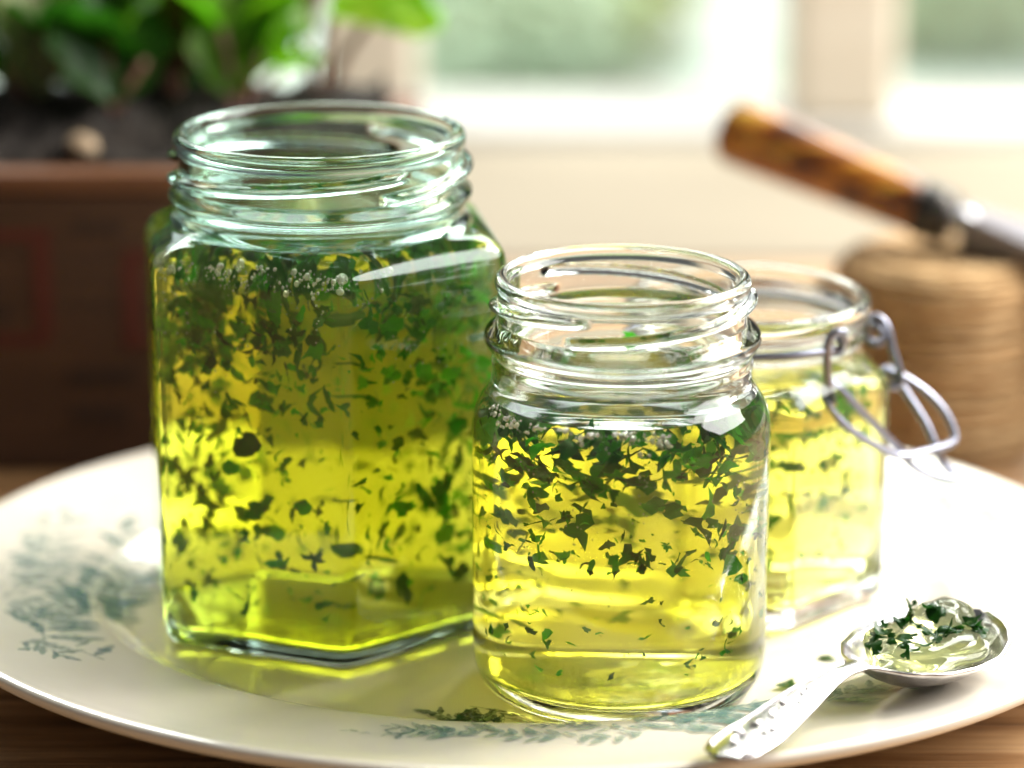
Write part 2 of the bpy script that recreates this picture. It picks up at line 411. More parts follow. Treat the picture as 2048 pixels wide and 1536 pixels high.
# ---- small round jar
LS = (.0238, .5915, PZ)
wall = .0022
outer_pts = [(1e-5, .0016, 0), (.018, .0014, 0), (.0235, .0008, 0), (.0265, 0, 0), (.0288, .0005, 0), (.0308, .0022, 0), (.0320, .0052, 0), (.0325, .009, 0), (.0325, .012, 0)]
outer = spl(outer_pts, 5)+spl([(.0325, .0125, 0), (.0325, .030, 0), (.0325, .0545, 0)], 8)[0:]
outer += spl([(.0325, .056, 0), (.0325, .0590, 0), (.0322, .0620, 0), (.0312, .0652, 0), (.0294, .0680, 0), (.0284, .0700, 0), (.0281, .0722, 0), (.0283, .0742, 0), (.0280, .0758, 0), (.0284, .0768, 0), (.0291, .0778, 0), (.0297, .0789, 0), (.0299, .0798, 0), (.0296, .0809, 0), (.0286, .0820, 0), (.0276, .0828, 0)], 5)
outer += resample([(.0270, .0831, 0), (.0268, .0835, 0), (.0268, .0895, 0)], .00028)[1:]
rim = spl([(.0268, .0898, 0), (.0271, .0903, 0), (.0275, .0911, 0), (.0275, .0921, 0), (.0270, .0930, 0), (.0261, .0934, 0), (.0252, .0931, 0), (.0247, .0923, 0), (.0246, .0912, 0)], 5)
inner = spl([(.0246, .0900, 0), (.0247, .0840, 0), (.0251, .0790, 0), (.0253, .0730, 0), (.0257, .0705, 0), (.0268, .0683, 0), (.0278, .0668, 0)], 8)
thr = make_thread((-30, 90, 210), 134, .0843, .0892, .0021, .0012)
build_jar('screw_top_jar', LS, 'open round glass jar of mint jelly in front, nearest to the camera', 'open glass jars on the platter', M['glass'], outer, rim, inner, None, 0,
          [('base', .009), ('body', .058), ('shoulder', .0715), ('neck', .0896), ('rim', 1)], thread=thr)
zj = .0668
jw = spl([(1e-5, .0060, 0), (.015, .0056, 0), (.024, .0046, 0), (.0283, .0052, 0), (.0299, .0085, 0), (.0303, .016, 0), (.0303, .030, 0), (.0303, .0500, 0), (.0303, .0590, 0), (.0300, .0618, 0), (.0293, .0643, 0), (.0278, zj, 0)], 6)
jt = spl([(.0278, zj, 0), (.0270, zj-.0006, 0), (.0258, zj-.0009, 0), (.02, zj-.001, 0), (.01, zj-.001, 0), (1e-5, zj-.001, 0)], 4)
jr, jo = build_jelly('mint_jelly', LS, 'yellow mint jelly flecked with herbs in the small round front jar', M['jelly_small'], jw, jt)
def samp_small(r):
    u = r.random(); lo = .30
    if u < .52: z = r.uniform(.0535, .0655); s = r.uniform(.005, .0105); flat = .8
    elif u < .78: z = r.uniform(.034, .054); s = r.uniform(.0035, .0095); flat = 1.3
    else: z = r.uniform(.010, .038); s = r.uniform(.0018, .0052); flat = 1.5
    m = (.0290 if z > .058 else .0300)-s*.42; a = r.uniform(0, 6.2832); rad = m*math.sqrt(r.uniform(lo, 1))
    z = min(z, (zj-.0035 if rad+s*.4 > .0275 else zj-.0012)-s*.25*min(flat, 1)); z = max(z, .0075+s*.5)
    return (rad*math.sin(a), -rad*math.cos(a), z), s, flat
add_flakes(jo, 290, samp_small, 11, stuff=560)
def froth(seed, n, amin, amax, rad, zt, spread, smax):
    r = random.Random(seed); out = []; cl = [(r.uniform(amin, amax), abs(r.gauss(0, spread))) for _ in range(n//9)]
    for k in range(n):
        ca, cz = r.choice(cl); a = ca+r.gauss(0, .035); z = zt-abs(cz+r.gauss(0, spread*.35)); s = min(smax, .00014*math.exp(r.gauss(0, .85)))
        q = rad(a, z)-s*1.3-abs(r.gauss(0, .0004)); out.append(((q*math.sin(a), -q*math.cos(a), z), s))
    return out
bp = froth(5, 400, -1.25, .35, lambda a, z: float(np.interp(z, [.0600, .0618, .0643, .0668], [.0302, .0299, .0292, .0276])), .0657, .0013, .0006)
bp += froth(55, 120, -1.3, 1.3, lambda a, z: .0300, .058, .010, .00022)
add_bubbles(jo, bp, 5)

def dust(sm):
    def f(r):
        c, s, fl = sm(r); return c, r.uniform(.0006, .0018), 1.5
    return f
add_flakes(jo, 0, dust(samp_small), 71, stuff=260, fine=1)
# ---- big hexagonal jar
LB = (-.0438, .6385, PZ)
A6, rot6 = .0400, R(39)
outer = spl([(1e-5, .002, .6), (.025, .0018, .9), (.032, .0010, 1), (.0355, 0, 1), (.0375, .0006, 1), (.0389, .0022, 1), (.0396, .0050, 1), (A6, .0080, 1), (A6, .0110, 1)], 5)
outer += spl([(A6, .0115, 1), (A6, .045, 1), (A6, .0845, 1)], 8)
outer += spl([(A6, .0850, 1), (A6, .0878, 1), (.0394, .0902, 1), (.0380, .0922, .95), (.0362, .0938, .75), (.0346, .0950, .35), (.0337, .0962, .05), (.0334, .0976, 0), (.0337, .0990, 0), (.0346, .1003, 0), (.0347, .1014, 0), (.0337, .1024, 0), (.0330, .1030, 0)], 5)
outer += resample([(.0328, .1034, 0), (.0326, .1038, 0), (.0326, .1105, 0)], .00030)[0:]
rim = spl([(.0326, .1108, 0), (.0328, .1114, 0), (.0333, .1124, 0), (.0334, .1138, 0), (.0329, .1149, 0), (.0318, .1154, 0), (.0307, .1150, 0), (.0302, .1141, 0), (.0300, .1130, 0)], 5)
inner = spl([(.0300, .1115, 0), (.0300, .1050, 0), (.0304, .1000, 0), (.0306, .0965, 0), (.0312, .0948, .12), (.0326, .0934, .4)], 8)
thr = make_thread((-93, 27, 147), 134, .1048, .1098, .0024, .0014)
build_jar('hexagonal_jar', LB, 'tall open hexagonal glass jar of mint jelly, largest of the three', 'open glass jars on the platter', M['glass_green'], outer, rim, inner, None, 0,
          [('base', .008), ('body', .0849), ('shoulder', .0968), ('neck', .1107), ('rim', 1)], nf=6, rot=rot6, thread=thr)
zb = .0934
jw = spl([(1e-5, .0052, .6), (.02, .0048, .9), (.031, .0040, 1), (.0353, .0046, 1), (.0369, .0076, 1), (.0373, .016, 1), (.0373, .040, 1), (.0373, .0800, 1), (.0373, .0868, 1), (.0369, .0888, 1), (.0359, .0906, .95), (.0343, .0922, .7), (.0326, zb, .4)], 6)
jt = spl([(.0326, zb, .4), (.0318, zb-.0006, .35), (.030, zb-.0009, .3), (.02, zb-.001, .1), (.01, zb-.001, 0), (1e-5, zb-.001, 0)], 4)
jr, jo = build_jelly('mint_jelly', LB, 'dark flecked yellow green mint jelly in the tall hexagonal jar', M['jelly_big'], jw, jt, 6, rot6)
def samp_big(r):
    u = r.random()
    if u < .28: z = r.uniform(.070, .0925); s = r.uniform(.005, .0105)
    elif u < .70: z = r.uniform(.032, .072); s = r.uniform(.0035, .0095)
    else: z = r.uniform(.008, .036); s = r.uniform(.003, .0105)
    a = r.uniform(0, 6.2832)
    m = ((.0358 if z > .084 else .0369)-s*.40)/max(math.cos(((a-rot6+math.pi/6) % (math.pi/3))-math.pi/6), .5)*.985
    rad = m*math.sqrt(r.uniform(.35, 1)); z = min(z, (.0892 if rad+s*.4 > .032 else .0918)-s*.30); z = max(z, .008+s*.5)
    return (rad*math.sin(a), -rad*math.cos(a), z), s, 1.4
add_flakes(jo, 300, samp_big, 23, (.5, .32, .18), stuff=560)
def samp_top(r):
    while True:
        c, s, f = samp_big(r)
        if c[2] > .048+r.uniform(0, .034): return c, s*.9, f
add_flakes(jo, 0, samp_top, 24, (.5, .3, .2), stuff=780, fine=.8)
add_flakes(jo, 0, dust(samp_big), 72, stuff=420, fine=1)
def float_top(rmax, zt):
    def f(r):
        a = r.uniform(0, 6.2832); q = rmax*math.sqrt(r.random()); s = r.uniform(.004, .0085); return (q*math.sin(a), -q*math.cos(a), zt-s*.22-r.uniform(0, .001)), s, .3
    return f
add_flakes(jo, 0, float_top(.0275, zb-.0016), 81, stuff=190, fine=1)
def hexr(a, z): return float(np.interp(z, [.0868, .0888, .0906], [.0371, .0367, .0356]))/max(math.cos(((a-rot6+math.pi/6) % (math.pi/3))-math.pi/6), .88)
bp = froth(6, 460, -1.0, .45, hexr, .0907, .0020, .0010)
bp += froth(66, 150, -1.2, 1.2, lambda a, z: hexr(a, .08)-.0004, .085, .014, .0003)
add_bubbles(jo, bp, 6)

# ---- clip jar behind
LC = (.0556, .651, PZ)
A3, rot3 = .0304, R(44)
outer = spl([(1e-5, .002, .6), (.018, .0018, .9), (.024, .0010, 1), (.0270, 0, 1), (.0288, .0006, 1), (.0299, .0022, 1), (.0303, .0050, 1), (A3, .0080, 1)], 5)
outer += spl([(A3, .0085, 1), (A3, .030, 1), (A3, .0485, 1)], 8)
outer += spl([(A3, .0490, 1), (.0305, .0510, 1), (.0304, .0535, .95), (.0299, .0560, .7), (.0288, .0580, .3), (.0277, .0596, 0), (.0272, .0614, 0), (.0273, .0630, 0), (.0282, .0640, 0), (.0284, .0650, 0), (.0276, .0660, 0), (.0274, .0672, 0), (.0281, .0684, 0), (.0289, .0696, 0), (.0291, .0708, 0)], 5)
rim = spl([(.0291, .0712, 0), (.0290, .0724, 0), (.0284, .0733, 0), (.0272, .0737, 0), (.0262, .0732, 0), (.0257, .0722, 0)], 5)
inner = spl([(.0256, .0715, 0), (.0253, .0680, 0), (.0250, .0640, 0), (.0250, .0600, 0), (.0256, .0575, .1), (.0268, .0550, .6)], 7)
build_jar('clip_top_jar', LC, 'small open clip top glass jar with wire bail, behind the front jar', 'open glass jars on the platter', M['glass'], outer, rim, inner, None, 0,
          [('base', .008), ('body', .0489), ('shoulder', .0596), ('neck', .0682), ('rim', 1)], nf=6, rot=rot3)
jar3 = bpy.data.objects['clip_top_jar']
zc = .0550
jw = spl([(1e-5, .0058, .6), (.016, .0054, .9), (.023, .0048, 1), (.0265, .0056, 1), (.0280, .0086, 1), (.0283, .016, 1), (.0283, .030, 1), (.0283, .0480, 1), (.0281, .0520, .9), (.0268, zc, .6)], 6)
jt = spl([(.0268, zc, .6), (.0258, zc-.0006, .5), (.024, zc-.0009, .4), (.015, zc-.001, .1), (1e-5, zc-.001, 0)], 4)
jr, jo = build_jelly('mint_jelly', LC, 'pale yellow mint jelly in the clip top jar at back right', M['jelly_clip'], jw, jt, 6, rot3)
def samp_clip(r):
    u = r.random()
    if u < .45: z = r.uniform(.043, .054); s = r.uniform(.004, .0085)
    else: z = r.uniform(.012, .046); s = r.uniform(.0028, .0075)
    m = .0274-s*.42; a = r.uniform(0, 6.2832); rad = m*math.sqrt(r.uniform(.4, 1)); z = min(z, zc-.003-s*.25)
    return (rad*math.sin(a), -rad*math.cos(a), z), s, 1.2
add_flakes(jo, 210, samp_clip, 31, stuff=160)
# wire bail of the clip jar
def wire(name, pts, closed=False, r=.00098, sub=7):
    inv = Vector(LC)
    return link(name, tube(name, [tuple(Vector(p)-inv) for p in pts], r, sub, 10, closed), M['wire'], jar3)
ring = [(LC[0]+.0283*math.sin(a), LC[1]-.0283*math.cos(a), LC[2]+.0658) for a in np.linspace(R(-120), R(46), 14)]
eyeL = at(1668, 678, .632)
wire('neck_wire', ring+[tuple(at(1672, 662, .629)), tuple(at(1688, 680, .629)), tuple(at(1680, 704, .630)), tuple(at(1660, 700, .631)), tuple(at(1655, 682, .632))])
ring2 = [(LC[0]+.0285*math.sin(a), LC[1]-.0285*math.cos(a), LC[2]+.0658) for a in np.linspace(R(205), R(108), 9)]
wire('neck_wire', ring2+[tuple(at(1748, 650, .652)), tuple(at(1768, 668, .651)), tuple(at(1758, 686, .650)), tuple(at(1738, 682, .651)), tuple(at(1736, 664, .652))])
wire('link_wire', [at(1690, 664, .6285), at(1668, 667, .6275), at(1655, 690, .6275), at(1654, 730, .6275), at(1657, 775, .6280), at(1662, 797, .6290), at(1646, 800, .630), at(1640, 785, .630)])
wire('link_wire', [at(1732, 648, .6535), at(1752, 634, .6525), at(1773, 652, .6515), at(1785, 700, .650), at(1799, 745, .649), at(1800, 768, .6485), at(1780, 772, .649), at(1770, 758, .650)])
wire('lever', [at(1638, 796, .6288), at(1655, 815, .6280), at(1695, 855, .6290), at(1745, 888, .6320), at(1800, 912, .636), at(1850, 903, .640), at(1900, 888, .644), at(1909, 868, .646), at(1888, 822, .648), at(1850, 782, .650), at(1800, 750, .651), at(1772, 738, .652), at(1762, 752, .653)])
wire('lever', [at(1640, 786, .6292), at(1660, 766, .6295), at(1690, 790, .6305), at(1735, 835, .633), at(1772, 872, .636), at(1800, 900, .638), at(1818, 925, .638), at(1850, 946, .639), at(1902, 958, .641), at(1908, 950, .6425), at(1885, 925, .643), at(1872, 895, .643), at(1850, 845, .645), at(1815, 790, .648), at(1785, 748, .650), at(1768, 742, .651)])

# ------------------------------------------------------------------ platter
PC = Vector((.003, .6425, 0)); OA, OB, IA, IB = .1415, .1215, .0985, .0815
def er(a, b, ph): return a*b/math.sqrt((b*math.cos(ph))**2+(a*math.sin(ph))**2)
PROF = [(-1, .0120), (-.30, .0120), (-.14, .0121), (-.06, .0127), (.02, .0145), (.08, .0160), (.15, .0167), (.4, .0179), (.7, .0197), (.9, .0213), (.97, .0219), (1.0, .0218)]
PS, PZs = [q[0] for q in PROF], [q[1] for q in PROF]
def plate_z(x, y):
    dx, dy = x-PC.x, y-PC.y; r = math.hypot(dx, dy); ph = math.atan2(dy, dx)
    ri, ro = er(IA, IB, ph), er(OA, OB, ph); return float(np.interp((r-ri)/(ro-ri), PS, PZs))
prof_top = [(p[0], p[1], 's') for p in spl([(q[0], q[1]) for q in PROF[1:]], 6)]
lip = [(1.02, .0213), (1.025, .0203), (1.012, .0192), (.98, .0186), (.8, .0165), (.5, .0135), (.2, .0110), (.0, .0090), (-.2, .0072), (-.3, .0060), (-.34, .0020), (-.40, .0003), (-.46, .0020), (-.50, .0060), (-.9, .0070)]
rowsP = [(-1.0001, .0120)]+[(p[0], p[1]) for p in prof_top]+spl(lip, 3)
NS = 160; vs, fs = [], []
for s, z in rowsP:
    for j in range(NS):
        ph = 2*math.pi*j/NS; ri, ro = er(IA, IB, ph), er(OA, OB, ph)
        rr = ri+(ro-ri)*s if s > -.6 else (ri+(ro-ri)*(-.6))*max(0, (1+s)/.4)
        vs.append((rr*math.cos(ph), rr*math.sin(ph), z+.00035*math.sin(2*ph+1)*max(0, s)))
n = len(rowsP)
for i in range(n-1):
    for j in range(NS):
        k = (j+1) % NS; fs.append((i*NS+j, i*NS+k, (i+1)*NS+k, (i+1)*NS+j))
fs.append(tuple((n-1)*NS+j for j in range(NS)))
fs = [f[::-1] for f in fs]
plate = empty('serving_platter', (PC.x, PC.y, 0)); tag(plate, 'oval cream earthenware platter with faded green leaf print, under the jars', 'platter')
me = mesh('dish', vs, fs); bm = bmesh.new(); bm.from_mesh(me); bmesh.ops.recalc_face_normals(bm, faces=bm.faces[:]); bm.to_mesh(me); bm.free()
link('dish', me, M['plate'], plate)
# printed foliage, draped a tenth of a millimetre above the glaze
def spray(name, base, tip, nleaf, lsize, mat, seed, bend=.2, ferny=True, lift=.00012):
    r = random.Random(seed); vs, fs = [], []
    b, t_ = Vector(base), Vector(tip); ax = t_-b; L = ax.length; d = ax.normalized(); pr = Vector((-d.y, d.x))
    def c(u): return b+ax*u+pr*math.sin(u*math.pi)*bend*L
    def put(p): vs.append((p.x-PC.x, p.y-PC.y, plate_z(p.x, p.y)+lift)); return len(vs)-1
    N_ = 14
    pts = [c(u/N_) for u in range(N_+1)]
    wv = lambda u: .0005*(1-u*.6)
    idx = [(put(p+pr*wv(i/N_)*.5), put(p-pr*wv(i/N_)*.5)) for i, p in enumerate(pts)]
    for i in range(N_): fs.append((idx[i][0], idx[i][1], idx[i+1][1], idx[i+1][0]))
    for k in range(nleaf):
        u = .08+.92*k/max(1, nleaf-1); p0 = c(u)+Vector((r.gauss(0, .0004), r.gauss(0, .0004))); sd = 1 if k % 2 else -1
        an = r.uniform(.6, 1.25)*sd if u < .97 else 0
        dd = Vector((d.x*math.cos(an)-d.y*math.sin(an), d.x*math.sin(an)+d.y*math.cos(an))); pp = Vector((-dd.y, dd.x))
        ll = lsize*r.uniform(.6, 1.2)*(1-.35*u); ww = ll*r.uniform(.14, .24)
        if ferny:
            m_ = 6; up = []
            for q in range(m_+1):
                s = q/m_; wq = ww*math.sin(math.pi*min(1, s*.93+.04))*(1 if q % 2 else .6)
                up.append((put(p0+dd*ll*s+pp*wq), put(p0+dd*ll*s-pp*wq)))
            for q in range(m_): fs.append((up[q][0], up[q][1], up[q+1][1], up[q+1][0]))
        else:
            q = [put(p0), put(p0+dd*ll*.3+pp*ww), put(p0+dd*ll*.75+pp*ww*.7), put(p0+dd*ll), put(p0+dd*ll*.75-pp*ww*.7), put(p0+dd*ll*.3-pp*ww)]
            fs.append(tuple(q))
    me = mesh(name, vs, fs, False); bm = bmesh.new(); bm.from_mesh(me)
    for f in bm.faces:
        f.normal_update()
        if f.normal.z < 0: f.normal_flip()
    bm.to_mesh(me); bm.free()
    return link(name, me, mat, plate)
def P(px, py, z=.0165): v = atz(px, py, z); return (v.x, v.y)
SPR = [  # base px, tip px, leaves, size, dark, bend
    ((210, 1330), (-10, 1225), 12, .008, 1, .05), ((150, 1290), (60, 1110), 20, .012, 0, .15), ((120, 1250), (250, 1070), 22, .013, 0, -.1),
    ((60, 1270), (-40, 1150), 18, .012, 0, .1), ((180, 1240), (300, 1120), 20, .012, 1, .15), ((90, 1300), (230, 1190), 20, .011, 0, .2),
    ((20, 1310), (120, 1330), 12, .008, 1, .2), ((170, 1210), (130, 1060), 16, .011, 0, .1), ((30, 1200), (90, 1070), 14, .010, 0, -.1),
    ((1010, 1450), (880, 1425), 12, .007, 1, .2), ((990, 1464), (905, 1440), 12, .006, 1, -.3), ((940, 1410), (1000, 1455), 9, .005, 1, .3),
    ((1000, 1480), (790, 1475), 13, .0055, 0, .12), ((960, 1492), (800, 1497), 11, .0045, 0, -.2), ((900, 1482), (700, 1492), 12, .003, 0, .15),
    ((1130, 1490), (980, 1482), 12, .005, 0, .15), ((1250, 1480), (1080, 1470), 12, .005, 0, -.1), ((1300, 1478), (1130, 1498), 10, .005, 0, .2),
    ((1260, 1475), (1420, 1440), 15, .008, 0, .1), ((1330, 1480), (1500, 1425), 16, .009, 0, -.1), ((1390, 1450), (1560, 1405), 14, .008, 0, .1),
    ((1655, 1415), (1745, 1385), 11, .007, 0, .1), ((1180, 1466), (1060, 1464), 7, .004, 1, .1), ((1800, 1395), (1870, 1383), 8, .004, 0, .1),
    ((1800, 985), (2000, 1060), 18, .012, 0, .1), ((1850, 1000), (2048, 1090), 18, .012, 0, -.1), ((1950, 1050), (2120, 1120), 16, .012, 0, .1)]
for k, (b, t_, nl, sz, dk, bd) in enumerate(SPR):
    zp = .0125 if k in (9, 10, 11, 22) else (.0150 if 12 <= k <= 20 else .0165)
    spray('printed_leaf_spray', P(*b, zp), P(*t_, zp), nl, sz*(1.35 if 8 < k < 24 else 1.1), M['print_faint' if k >= 24 or k in (1, 3, 7, 8) else ('print_dark' if dk and k > 8 else 'print')], 100+k, bd, ferny=k not in (12, 13, 14, 15, 16, 17), lift=.00012+.000012*k)

# ------------------------------------------------------------------ teaspoon with jelly
tipH, tipB = Vector((.0405, .5195, 0)), Vector((.1050, .5935, 0))
sp_len = (tipB-tipH).length; sp_ang = math.atan2(tipB.y-tipH.y, tipB.x-tipH.x)
spoon = empty('teaspoon', (tipH.x, tipH.y, 0), (0, 0, sp_ang)); tag(spoon, 'ornate silver teaspoon heaped with jelly on the right rim of the platter', 'spoon')
UB = .50   # where the bowl starts
def half_w(u):
    return float(np.interp(u, [0, .015, .05, .12, .2, .28, .38, .46, .50, .53, .57, .63, .72, .82, .90, .95, .98, 1.0],
                              [.0010, .0044, .0058, .0062, .0055, .0046, .0030, .0026, .0030, .0052, .0092, .0133, .0160, .0160, .0133, .0098, .0062, .0008]))
def axis_z(u):
    return float(np.interp(u, [0, .05, .15, .3, .42, .50, .56, .65, .8, 1.0], [.0252, .0254, .0264, .0290, .0306, .0300, .0284, .0272, .0268, .0278]))
def spoon_pt(u, v, under=0):
    wv_ = half_w(u); b = max(0, min(1, (u-.50)/.08)); bl = max(0, 1-((u-.76)/.25)**2)
    dep = .0072*b*bl*(1-v*v)
    z = axis_z(u)-dep+(1-b)*.0006*(1-v*v)
    z -= under*(.0009 if u > .5 else .0013*(1-.55*abs(v)))
    return Vector((u*sp_len, v*wv_*(1+under*.0), z))
def spoon_part(name, u0, u1, nu, nv=20):
    vs, fs = [], []
    for side in (0, 1):
        for i in range(nu+1):
            for j in range(nv+1):
                vs.append(spoon_pt(u0+(u1-u0)*i/nu, -1+2*j/nv, side))
    W = nv+1; o = (nu+1)*W
    for i in range(nu):
        for j in range(nv):
            a = i*W+j; fs.append((a, a+W, a+W+1, a+1)); fs.append((o+a, o+a+1, o+a+W+1, o+a+W))
        a = i*W; fs.append((a, o+a, o+a+W, a+W)); a = i*W+nv; fs.append((a, a+W, o+a+W, o+a))
    return mesh(name, vs, fs)
link('bowl', spoon_part('bowl', .50, 1, 40), M['silver'], spoon)
link('handle', spoon_part('handle', 0, .50, 60), M['silver'], spoon)
# raised ornament on the handle: border threads and scrolls
for s in (-1, 1):
    link('border_thread', tube('border_thread', [spoon_pt(u, s*.80)+Vector((0, 0, .0002)) for u in np.linspace(.03, .48, 16)], .00035, 4, 6), M['silver'], spoon)
for k, (u, v, a, sz) in enumerate(((.07, 0, 0, .0030), (.11, .35, .9, .0022), (.11, -.35, -.9, .0022), (.16, .3, 2.4, .002), (.16, -.3, -2.4, .002), (.20, 0, 0, .0026), (.25, .25, .6, .0016), (.25, -.25, -.6, .0016), (.30, 0, 0, .0018))):
    c = spoon_pt(u, v); pts = []
    for q in range(12):
        s = q/11; an = a+s*4.5; rr = sz*(1-.75*s); pts.append(c+Vector((math.cos(an)*rr, math.sin(an)*rr*.6, .00025)))
    link('scroll', tube('scroll', pts, lambda s: .00042*(1-.5*s), 3, 6), M['silver'], spoon)
# jelly on the spoon: a lumpy translucent mound
bowl_c = Vector((.765*sp_len, 0, 0))
from mathutils import noise as mn
def mound(name, cx, cy, rx, ry, hz, zb, seed):
    vs, fs = [], []; nu, nv = 32, 52
    for i in range(nu+1):
        a = math.pi*i/nu
        for j in range(nv):
            b = 2*math.pi*j/nv; d = Vector((math.sin(a)*math.cos(b), math.sin(a)*math.sin(b), math.cos(a)))
            k = 1+.26*mn.noise(d*1.5+Vector((seed, 0, 0)))+.05*mn.noise(d*4+Vector((0, seed, 0)))
            z = d.z*hz*k
            if d.z < 0: z = d.z*.0035*k
            vs.append((cx+d.x*rx*k, cy+d.y*ry*k, zb+z))
    for i in range(nu):
        for j in range(nv):
            q = (j+1) % nv; fs.append((i*nv+j, (i+1)*nv+j, (i+1)*nv+q, i*nv+q))
    me = mesh(name, vs, fs); a = me.attributes.new('top', 'FLOAT', 'POINT'); a.data.foreach_set('value', [1.0]*len(vs)); return me
sj = empty('spooned_jelly', (tipH.x, tipH.y, 0), (0, 0, sp_ang)); tag(sj, 'glistening lump of mint jelly with herb shreds in the teaspoon', 'jelly')
link('jelly', mound('jelly', .775*sp_len, 0, .0180, .0122, .0036, .0262, 2.3), M['jelly_spoon'], sj)
link('jelly_lump', mound('jelly_lump', .875*sp_len, .0030, .0080, .0075, .0052, .0272, 5.1), M['jelly_spoon'], sj)
sr = random.Random(9)
from mathutils.bvhtree import BVHTree
jb = [BVHTree.FromPolygons([v.co for v in o.data.vertices], [tuple(f.vertices) for f in o.data.polygons]) for o in sj.children]
def on_mound(x, y):
    best = None
    for t_ in jb:
        h_ = t_.ray_cast(Vector((x, y, .08)), Vector((0, 0, -1)))
        if h_[0] is not None and (best is None or h_[0].z > best[0].z): best = h_
    return best
WET = []
wet = m_leaf('mint_wet', (.006, .035, .005), (.02, .09, .010), .3, .3)
for i in range(12):
    q = flake_mesh(i, fr); q.materials.append(wet); WET.append(q)
CL = [(1850, 1222, 5), (1885, 1228, 4), (1812, 1240, 4), (1762, 1280, 5), (1812, 1300, 6), (1900, 1275, 3), (1935, 1262, 4), (1962, 1262, 4), (1870, 1290, 2), (1795, 1258, 2)]
for cx_, cy_, n_ in CL:
    for k in range(n_+2):
        px, py, s = cx_+sr.gauss(0, 13), cy_+sr.gauss(0, 8), sr.uniform(.0028, .0062); h_ = None
        for zz in (.0285, .030, .0315, .033):
            p = atz(px, py, zz); lp = Matrix.Rotation(-sp_ang, 3, 'Z')@(Vector((p.x, p.y, 0))-Vector((tipH.x, tipH.y, 0)))
            h_ = on_mound(lp.x, lp.y)
            if h_ is not None and abs(h_[0].z-zz) < .0012: break
        if h_ is None or h_[1].z < .35: continue
        o = bpy.data.objects.new('herb_flake', WET[sr.randrange(12)]); col.objects.link(o); o.parent = sj
        q_ = h_[1].to_track_quat('Z', 'Y')@Euler((sr.uniform(-.5, .5), sr.uniform(-.5, .5), sr.uniform(0, 6))).to_quaternion()
        o.location = h_[0]+h_[1]*.0005; o.rotation_euler = q_.to_euler(); o.scale = (s, s, s)
# loose herb bits on the glaze
for k, (px, py, s, lab) in enumerate(((1655, 1315, .0032, 'tiny green herb flake on the platter left of the spoon bowl'), (1580, 1373, .0042, 'green herb flake on the platter beside the front jar base'),
                                      (1640, 1365, .0022, 'smallest herb speck on the platter just above the spoon handle'))):
    p = atz(px, py, .0125); o = bpy.data.objects.new('herb_flake', WET[(k*2) % 12]); col.objects.link(o)
    o.location = (p.x, p.y, plate_z(p.x, p.y)+.0006); o.scale = (s*1.5, s*1.5, s*.5); o.rotation_euler = (0, 0, k*1.3); tag(o, lab, 'herb', 'loose herb flakes on the platter')

# ------------------------------------------------------------------ twine spool and trowel
def lathe0(name, prof, seg=40):
    vs = [(r_*math.cos(2*math.pi*k/seg), r_*math.sin(2*math.pi*k/seg), z) for r_, z in prof for k in range(seg)]
    fs = [(i*seg+k, i*seg+(k+1) % seg, (i+1)*seg+(k+1) % seg, (i+1)*seg+k) for i in range(len(prof)-1) for k in range(seg)]
    return mesh(name, vs, fs)
def m_twine():
    t = NT('jute_twine'); n = t.noise(t.coord((1, 1, 3)), 160, 4, .7)
    return t.done(t.pbsdf(t.ramp(n, [(.3, (.36, .21, .085)), (.7, (.68, .47, .24))]), .85, t.bump(t.noise(t.coord(), 900, 3), .6, .0006)))
M['twine'] = m_twine()
SPC = Vector((.1245, .812, 0)); sp = empty('twine_spool', SPC); tag(sp, 'fat roll of tan jute twine behind the platter, under the trowel', 'twine')
tr_ = random.Random(12); vs, fs = [], []
loops = [(.0285*(1+.10*max(0, (.045-z)/.045))*(1-max(0, (z-.047)/.008)**2*.12)*(1-max(0, (.006-z)/.006)**2*.08), z) for z in np.arange(.0018, .0545, .00165)]
loops += [(q, .0545+.0004*math.sin(q*900)) for q in np.arange(.0235, .008, -.0019)]
for r0, z0 in loops:
    tx, ty, dr, nsg, ms = tr_.uniform(-.09, .09), tr_.uniform(-.06, .06), tr_.uniform(-.0006, .0006), 72, 7
    b0 = len(vs)
    for i in range(nsg):
        a = 2*math.pi*i/nsg; rr = r0+dr+.0002*math.sin(5*a+z0*900); cz = max(.0012, z0+(tx*math.cos(a)+ty*math.sin(a))*rr*(.5 if r0 > .0245 else .05))
        for k in range(ms):
            p_ = 2*math.pi*k/ms; w_ = .0011*(1+.10*math.sin(a*60+k*2)); vs.append(((rr+math.cos(p_)*w_)*math.cos(a), (rr+math.cos(p_)*w_)*math.sin(a), cz+math.sin(p_)*w_))
    for i in range(nsg):
        for k in range(ms): fs.append((b0+i*ms+k, b0+((i+1) % nsg)*ms+k, b0+((i+1) % nsg)*ms+(k+1) % ms, b0+i*ms+(k+1) % ms))
link('winding', mesh('winding', vs, fs), M['twine'], sp)
link('core', lathe0('core', [(1e-5, .001), (.0265, .001), (.0272, .01), (.0272, .046), (.0245, .0535), (.008, .0535), (.0075, .050), (1e-5, .050)]), M['twine'], sp)
tw = empty('hand_trowel', (at(1880, 440, .817).x, .817, .064)); tag(tw, 'hand trowel with worn orange varnished wooden handle resting on the twine roll', 'trowel')
B = at(1452, 252, .85)-tw.location; A_ = at(1838, 415, .819)-tw.location; d = (B-A_)
